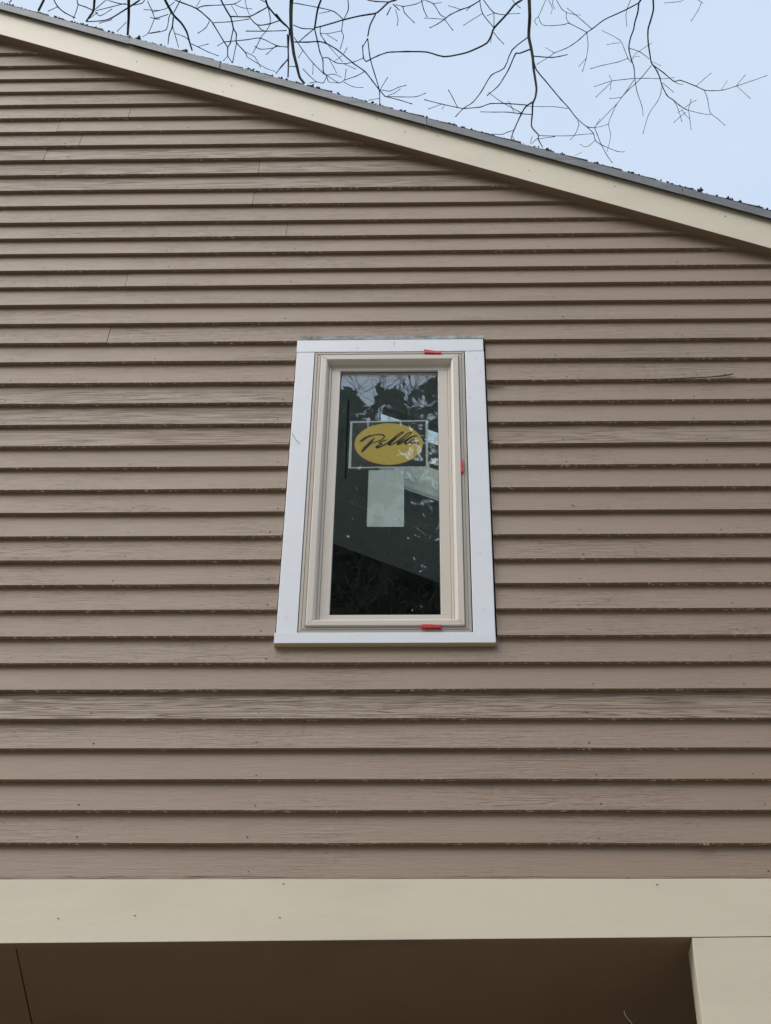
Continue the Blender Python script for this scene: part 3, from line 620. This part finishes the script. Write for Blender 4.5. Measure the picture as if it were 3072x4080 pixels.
# ================================================================== TREES
# traced limbs of the bare trees that reach over the roof.  line: tree, zoom tag, end widths, points
ZT = {'2': (0, 0, 2.603), '3': (600, 0, 2.603), '4': (1100, 0, 2.603), '5': (1600, 0, 2.603), '6': (2100, 0, 3.332), '7': (2500, 0, 2.9126)}
TR = """
C7 20 8|297,0 300,115 262,260 240,330 236,420 243,520 262,640 275,720 310,775 345,830 375,900 400,990 460,1110 530,1160 600,1220 660,1260 705,1280
C7 6 5|705,1280 860,1318 960,1333
C7 6 5|705,1280 740,1150
C7 5 5|670,1250 735,1195 800,1163
C7 6 5|710,1285 725,1400 738,1505
C7 6 4|630,1270 670,1330 715,1375
C7 6 5|540,1170 590,1270 632,1412
C7 5 5|680,1298 610,1355 540,1420
C7 4 4|575,1308 630,1280
C7 7 5|395,1015 385,1090 350,1175 245,1330 180,1550
C7 6 5|405,960 470,1015 538,1072
C7 12 5|290,750 420,845 540,945 610,930 790,998 890,1045 985,1053 1110,1045 1260,1000 1440,940 1622,875
C7 5 5|800,998 890,915 972,850
C7 4 4|1090,1040 1158,938
C7 5 5|1260,1000 1366,870
C7 5 5|1270,1000 1425,1142
C7 7 5|890,1045 930,1150 958,1305 1050,1380 1133,1457
C7 6 5|550,950 590,972 645,980
C7 4 4|290,715 388,765
C7 20 10|155,0 130,40 120,140 85,260 70,345 35,440 15,560 45,690 75,780 85,910
C7 8 5|85,910 110,1060 170,1240 180,1345
C7 8 6|20,560 140,600 250,680
C7 7 4|85,910 220,908 350,913 450,912 550,898
C7 5 4|285,500 215,540 145,590 90,625 55,690
C7 4 4|60,665 100,655 145,655
C7 6 5|425,35 540,25 610,18 650,0
C7 8 5|820,0 880,40
C7 6 5|855,35 820,120 740,245
C6 9 6|1650,870 1510,1040 1440,1110 1340,1200 1250,1300 1190,1380 940,1640 900,1690
C6 17 6|1480,40 1320,125 1180,190 1020,265 870,380 795,430 700,520 600,595 520,640 360,705 300,750 130,855
C6 8 6|1375,0 1330,110 1312,200 1325,350
C6 9 6|860,385 730,270 640,195 530,105
C6 9 6|795,430 560,310 500,325 350,340 230,338 180,300 150,225 100,275 130,335
C6 7 7|150,225 200,110 250,0
C6 7 8|560,310 520,240 520,165 460,120 390,0
C6 7 5|520,165 640,195 715,200
C6 7 5|285,0 335,105 315,185
C6 8 5|345,0 340,60 372,122
C6 8 6|795,440 810,605 785,775 735,950
C6 6 5|785,775 688,880
C6 5 6|240,630 360,700
C6 6 5|1240,570 1150,575 1060,595
C6 6 8|990,403 1230,530 1290,650 1340,775 1390,830
C6 8 7|1340,775 1200,825 1000,868 840,913
C6 9 6|1430,1040 1290,1055 1130,1075 1000,1115 890,1150
C6 6 5|1130,1075 1090,1000
C6 7 6|1120,1090 1020,1190 912,1290
C6 6 5|1110,1100 1107,1190
C6 8 7|1420,1060 1340,1180 1250,1300
C6 7 6|1260,1290 1180,1302 1095,1307
C6 7 5|1190,1385 1130,1510 1080,1645 1110,1780 1095,1890 1060,2010
C6 6 5|1080,1645 1000,1675 900,1695
B6 44 11|28,0 35,230 22,470 50,620 75,760 85,900 110,1060 125,1180 110,1290 75,1380 70,1510 60,1680 150,1790 150,1850 210,1960
B6 15 12|90,745 200,755 330,763 430,748 535,725
B6 18 9|90,820 125,930 250,1080 340,1190 450,1320 560,1440 650,1560 790,1680 890,1695
B6 11 6|790,1680 880,1770 905,1860 980,1920 1200,2010 1295,2015
B6 7 5|900,1865 830,1930 770,1950 700,1913
B6 9 7|895,1690 930,1780 980,1910 1060,2060 1130,2160
B6 5 6|970,1575 900,1690
B6 6 8|0,1412 200,1415 380,1418 540,1442
B6 8 6|670,1600 688,1655 640,1780 570,1857
B6 8 6|150,1790 210,1803 560,1803 700,1788 870,1775
B6 7 7|150,1845 370,1812
B6 8 6|140,1835 100,1870 60,1910
B6 7 5|70,1815 50,1870 45,1905
B6 5 4|735,2015 640,2065
B5 12 7|1305,390 1145,520 1065,705 930,780 830,945 740,1060 640,1125 560,1210
B5 17 7|1325,515 1225,553 1180,560 1110,720 1060,805 1000,895 885,992
B5 6 6|900,957 1040,1060 1240,1170
B5 18 8|1365,1055 1290,1105 1240,1185 1165,1350 1130,1450
B5 7 6|1165,1352 1100,1370 1045,1393 960,1392
B5 6 6|1150,1410 1170,1455
B5 10 7|1300,1090 1110,1075 920,1075 820,1110 650,1125 580,1115 420,1080 235,1033
B5 7 7|580,1115 535,1020 485,933
B5 6 5|410,1082 275,1132
B5 5 5|445,1095 420,1130
B5 9 6|1355,1187 1240,1180 1100,1163 960,1163 820,1160
B5 6 5|1170,1170 1140,1105 1110,1050
D5 21 9|1250,0 1170,50 1085,155 960,290 930,370 880,450 740,520 640,555 440,588 260,540 50,535 -100,540 -150,545 -250,580 -350,630 -365,637 -395,600 -405,470
D5 8 8|960,290 840,140 810,0
D5 6 5|840,140 740,200 640,265
D5 9 7|850,0 955,130 1085,155
D5 7 6|958,130 958,280
D5 6 5|955,135 885,165
D5 7 6|955,335 1010,405 1062,458
D5 6 5|1085,145 1225,140
D5 5 5|935,370 922,445
D5 7 6|1150,0 1180,40 1235,85
D5 13 7|820,0 710,68 615,100 500,155 445,200 370,250 290,290
D5 6 5|615,100 550,78 485,60
D5 7 5|715,68 670,112
D5 6 5|445,200 330,192 235,187
D5 7 8|460,185 400,150 330,40 235,0
D5 7 6|450,205 533,315
D5 6 5|330,38 418,27
D5 8 7|205,0 230,100 265,175
D5 8 6|0,70 140,45 230,5
D5 7 6|15,70 30,130 135,238
E4 19 14|1250,0 1165,25 1050,130 960,150 870,165 700,205 600,235 500,265 400,290
E4 15 13|1030,150 975,260 950,380
E4 11 9|948,400 893,495
E4 11 8|950,400 975,600 1020,760 1070,930 1075,1070
E4 20 18|465,0 430,100 400,290
E4 14 8|400,300 430,430 455,540 485,620 490,740 520,780 540,840
E4 14 10|190,435 320,437 440,430 520,450 640,520 800,655 920,740 1000,840 1070,930 1130,1000
E4 8 7|1130,1000 1270,1035 1410,1078
E4 7 6|1130,1000 1300,1005 1450,1003 1553,965
E4 7 6|1080,930 1180,945 1270,905 1350,885
E4 6 5|1160,990 1230,965 1290,920
E4 6 6|1085,920 1157,803
E4 6 5|1070,1020 960,1040
E4 8 6|920,740 830,790 710,830 650,860 520,775
E4 6 6|710,830 728,718
E4 6 5|700,850 800,900 903,908
E4 9 8|700,205 600,120 450,80 235,40 170,30
E4 7 5|560,118 500,128 450,140
E4 8 9|700,205 750,100 745,0
E4 8 6|695,210 680,320 700,380 665,510
E4 6 6|680,320 530,350 470,345
E4 6 5|530,360 635,425
E4 10 9|400,295 320,360 240,430
E4 10 9|400,300 270,295 180,260
E4 8 7|460,270 460,350 520,450
E4 6 5|460,360 560,490 690,640
E4 6 6|700,560 738,495
E4 9 6|485,600 540,600 620,650 720,660 810,640 900,605
E4 5 5|600,640 680,580
E4 6 5|700,660 825,715
E4 6 5|550,610 600,700 628,760
E4 12 8|1215,45 1280,105
E4 10 12|1190,75 1150,155
E4 6 6|1240,100 1265,200 1255,265
E4 7 5|1320,70 1330,130 1435,238
E4 12 12|940,0 1040,15 1160,20
E4 6 6|1320,65 1240,50
E4 8 7|190,390 270,510 380,650 500,770
E4 6 5|280,520 230,600
E4 6 5|385,660 380,770
F4 38 24|160,0 155,100 155,250 165,400 185,560 215,680 245,800 290,860
F4 17 10|0,145 60,220 135,300 130,420 125,600 125,790
F4 7 7|0,320 110,315
F4 8 8|0,480 110,485
F4 7 7|140,690 200,690
F4 10 7|125,610 60,680 0,760
F4 7 5|520,780 600,770 675,800
F4 7 6|520,800 490,860 420,850 350,860
F4 6 5|540,850 640,860
F4 8 6|280,715 350,790 420,850
F3 17 8|730,0 790,110 835,190 860,300 890,350 890,440 980,540 1000,590
F3 7 5|1000,590 1100,650 1200,710 1290,740
F3 7 5|980,540 1080,590 1140,700
F3 13 12|830,170 1020,172 1120,125 1210,75
F3 11 11|1020,172 1110,260 1240,245 1345,210
F3 10 8|990,322 1200,323 1400,318
F3 8 7|1110,260 1140,300 1180,320
F3 11 10|855,310 825,450 800,490 800,580
F3 7 6|800,580 755,630
F3 8 6|800,580 845,650
F3 9 7|890,450 850,650
F3 8 6|1140,395 1100,480 1060,550
F3 7 7|1140,390 1200,320 1240,250
F3 8 6|1080,480 1140,510 1260,500 1330,475
F3 7 6|1300,475 1200,565
F3 20 14|1195,0 1220,70 1340,210 1430,290
F3 9 7|1220,80 1240,180 1240,250
F3 10 9|1210,30 1140,0
F3 15 14|1420,360 1430,620 1425,800
F3 10 7|1420,620 1360,690 1300,760
G3 13 10|250,0 330,30 480,90 610,200 650,250 760,430 800,490
G3 10 7|480,90 560,60 850,45 940,0
G3 8 7|610,220 570,290 490,345
G3 8 7|650,235 830,225 1020,197
G3 9 7|765,435 1000,412 1140,395 1300,470 1430,490
G3 7 6|760,435 695,475
G3 25 15|150,0 215,120 250,170 320,240 375,330 400,420 430,520
G3 9 10|310,0 240,130
G3 9 7|215,120 190,180 160,310 0,345
G3 15 8|235,180 225,280 195,350 180,460
G3 8 6|230,280 265,400 290,490
G3 7 7|250,345 350,380 400,420
G3 9 6|425,455 500,490 600,540 705,580
G3 6 6|490,485 600,455
G3 9 8|180,150 50,190 0,180
G3 7 6|160,90 20,125
G3 7 8|250,20 160,90
G3 6 6|470,80 515,0
G3 6 5|870,45 950,80 1050,92
G3 6 5|980,0 1000,90 1025,150
G3 6 5|840,60 900,160
H2 30 22|1335,0 1335,180 1325,360
H2 19 9|1450,0 1360,60 1280,110 1150,190 1060,215 900,225
H2 8 8|1350,60 1470,35 1500,0
H2 8 9|1350,45 1250,40 1110,0
H2 8 7|1000,110 1160,70 1300,35
H2 8 9|985,100 1100,0
H2 7 6|1310,230 1215,325
H2 25 16|980,0 970,110 930,170 895,220
H2 10 9|970,110 880,70 810,45 800,0
H2 8 7|810,50 790,120 760,190
H2 8 6|990,120 1040,165 1160,95
H2 7 6|930,190 1010,130
H2 23 22|455,0 430,50 400,110
H2 12 10|560,0 600,70 670,130 780,185
H2 7 6|600,70 500,115
H2 12 9|120,0 95,30
H2 7 6|1160,205 1030,240
H2 8 7|1530,10 1580,120 1610,195 1660,195
H2 7 5|1600,200 1540,340 1480,380
H2 7 7|1540,345 1660,325
H2 7 6|1490,100 1660,110
""".strip().split('\n')
GY = {'C': 1.7, 'B': 2.3, 'D': 3.6, 'E': 3.0, 'F': 2.4, 'G': 3.6, 'H': 2.8}
OWN = {'C': 2, 'B': 1, 'D': 1, 'E': 1, 'F': 0, 'G': 0, 'H': 0}
def tree_y(g_, px, py):
    return GY[g_] + 2.2*(max(py, 0)/600) + .55*noise.noise((px/260, py/260, ord(g_)))
TRUNK = [(-5.2, -9.5), (1.4, -11.0), (6.2, -8.5)]
TLAB = ['bare tree whose dense grey branches hang over the rake at left', 'bare tree whose long brown limb hangs over the middle of the roof', 'bare tree with thin forked twigs against the sky at right']
trees = []
for k, (tx, ty) in enumerate(TRUNK):
    t = tag(empty('bare_tree', (tx, ty, 0)), TLAB[k], 'tree', 'bare trees reaching over the house'); trees.append(t)
    b = MB(); r2 = random.Random(20+k); pts = []; rad = []
    for i in range(15):
        z = i*1.05; pts.append((.25*noise.noise((z*.2, k, 0)), .25*noise.noise((z*.2, k, 5)), z-.1)); rad.append(.26*(1-.75*i/14)+.12*math.exp(-z*1.5))
    b.tube(pts, rad, 12); b.build('trunk', M_BARK, t, smooth=True)
    # own crown, kept behind the viewer
    def grow(mb, p, d, L, r, lvl):
        n = 4; pts = [p]; rr = [r]; q = p.copy(); dd = d.copy()
        for i in range(n):
            dd = (dd + Vector((r2.gauss(0, .16), r2.gauss(0, .16), r2.gauss(.03, .12)))).normalized(); q = q+dd*(L/n); pts.append(q.copy()); rr.append(max(r*(1-.62*(i+1)/n), .0035))
        mb.tube(pts, rr, 5 if lvl < 2 else 3)
        if lvl >= 4: return
        for _ in range(5 if lvl < 3 else 4):
            u = r2.uniform(.25, 1); j = min(int(u*n), n-1); base = pts[j].lerp(pts[j+1], u*n-j)
            side = Vector((r2.gauss(0, 1), r2.gauss(0, 1), r2.gauss(.25, .7))).normalized()
            nd_ = (dd*.75+side*.85).normalized()
            if ty+base.y > -3.5 and nd_.y > 0: nd_.y *= -1
            grow(mb, base, nd_, L*r2.uniform(.48, .68), rr[j]*.55, lvl+1)
    for i in range(13):
        z = 5.5+i*.68; a = i*2.4+k; mb = MB()
        dr = Vector((math.cos(a), math.sin(a)*.8-.12, .65)).normalized()
        grow(mb, Vector((0, 0, z)), dr, r2.uniform(3.0, 4.6)*(1-.3*i/13), .085*(1-.5*i/13), 0)
        mb.build('crown_limb', M_BARK, t)
bpy.context.view_layer.update()
for line in TR:
    hd, pt = line.split('|'); gz, w0, w1 = hd.split(); w0, w1 = float(w0), float(w1); G, z_ = gz[0], gz[1]
    ox, oy, sc = ZT[z_]; raw = [tuple(float(a) for a in p.split(',')) for p in pt.split()]
    # densify with Catmull-Rom and knots
    P = []
    for i in range(len(raw)-1):
        p0, p1, p2, p3 = raw[max(i-1, 0)], raw[i], raw[i+1], raw[min(i+2, len(raw)-1)]
        for k in range(3):
            u = k/3; P.append(tuple(.5*((2*p1[j])+(-p0[j]+p2[j])*u*.8+(2*p0[j]-5*p1[j]+4*p2[j]-p3[j])*u*u*.8+(-p0[j]+3*p1[j]-3*p2[j]+p3[j])*u**3*.8+(p2[j]-p1[j])*.4*u) for j in range(2)))
    P.append(raw[-1])
    pts = []; rad = []; n = len(P)
    lo = 0
    for i, (a, c) in enumerate(P):
        px, py = ox+a/sc, oy+c/sc; Y = tree_y(G, px, py); p = un(px, py, Y)
        depth = (p-Vector((0, -DIST, EYE))).length
        wd = w0+(w1-w0)*i/(n-1); r_ = .5*wd/sc/F*depth*(1.05 if wd > 10 else 1.12)
        r_ *= 1+.10*noise.noise((px*.15, py*.15, 3))+(.22 if (i % 3 == 0 and 0 < i < n-1 and wd < 14) else 0)
        pts.append(p); rad.append(r_)
    if P[-1][1]/sc > 15 and w1 <= 7: rad[-1] *= 1.45       # bud at the tip
    t = trees[OWN[G]]
    def outward(p0, r0, big):
        top = Vector((t.location.x, t.location.y, 11.5))
        A = p0+Vector((0, -1.2, 1.0)); ext = []; rr = []
        if big:
            B = A.lerp(top, .4)+Vector((0, 0, 1.3)); D = A.lerp(top, .75)+Vector((0, 0, .8))
            ext = [top, D, B, A]; rr = [max(r0*2.6, .05), r0*2.1, r0*1.6, r0*1.15]
        else:
            ext = [p0+Vector((rng.uniform(-.5, .5), -1.6, 1.4)), p0+Vector((rng.uniform(-.15, .15), -.8, .65))]; rr = [r0*1.1, r0*1.05]
        return ext, rr
    if raw[0][1] <= 0:
        e, r_ = outward(pts[0], rad[0], w0/sc > 6.5); pts = e+pts; rad = r_+rad
    elif raw[-1][1] <= 0:
        e, r_ = outward(pts[-1], rad[-1], False); pts = pts+e[::-1]; rad = rad+r_[::-1]
    mb = MB(); mb.tube([p-t.location for p in pts], rad, 7 if w0 > 20 else 5)
    mb.build('branch', M_BARK2 if w0 >= 38 else M_BARK3, t, smooth=True)

# conifers standing behind the viewer, seen only as the dark reflection in the pane
def conifer_mesh(seed, H):
    r3 = random.Random(seed); mb = MB()
    for lev in range(30):
        z = 1.5+(H-1.8)*lev/29; L = (1-lev/29)**.6*3.3+.25
        for k in range(8):
            a = r3.random()*6.283; n = int(10+L*11)
            for j in range(n):
                u = (j+.5)/n; c = Vector((math.cos(a)*L*u, math.sin(a)*L*u, z-.5*L*u*u+r3.gauss(0, .08)))
                s = .22*(1.05-.6*u)+.05
                d1 = Vector((r3.gauss(0, 1), r3.gauss(0, 1), r3.gauss(0, .5))).normalized()*s; d2 = Vector((math.cos(a), math.sin(a), -.5)).normalized()*s*.55
                k0 = len(mb.v); mb.v += [tuple(c-d1*.4), tuple(c+d2), tuple(c+d1*.4), tuple(c-d2*.8)]; mb.face((k0, k0+1, k0+2, k0+3))
    return mb
cm = None
CP = [(-7.0, -12.5, 19.0), (-4.2, -11.8, 18.4), (-2.1, -11.2, 17.5), (-1.2, -12.8, 19.2), (-.5, -11.3, 17.6), (.35, -12.4, 19.4), (1.5, -11.6, 17.8), (3.6, -12.2, 18.8), (6.4, -12.2, 19.0), (-.85, -14.6, 20.0)]
CL = ['dark conifer behind the viewer at the far left end of the row', 'dark conifer second from the left end of the row behind the viewer', 'dark conifer just left of the group mirrored in the pane',
 'tall dark conifer mirrored at the left side of the glass', 'dark conifer mirrored in the middle of the glass behind the sticker', 'tall dark conifer mirrored at the right side of the glass',
 'dark conifer just right of the group mirrored in the pane', 'dark conifer second from the right end of the row behind the viewer', 'dark conifer behind the viewer at the far right end of the row', 'tallest dark conifer standing behind the row mirrored in the pane']
for k, (x, y, h) in enumerate(CP):
    t = tag(empty('conifer_tree', (x, y, 0)), CL[k], 'tree', 'conifers reflected in the window')
    if k == 0:
        crown = conifer_mesh(5, 16.5).build('crown', M_NEEDLE, t); b = MB(); b.tube([(0, 0, 0), (0, 0, 8), (0, 0, 16)], [.24, .15, .03], 8); trunk = b.build('trunk', M_BARK, t)
    else:
        for s_ in (crown, trunk):
            o = s_.copy(); C.collection.objects.link(o); o.parent = t
    t.scale = (1, 1, h/16.5); t.rotation_euler.z = k*1.3
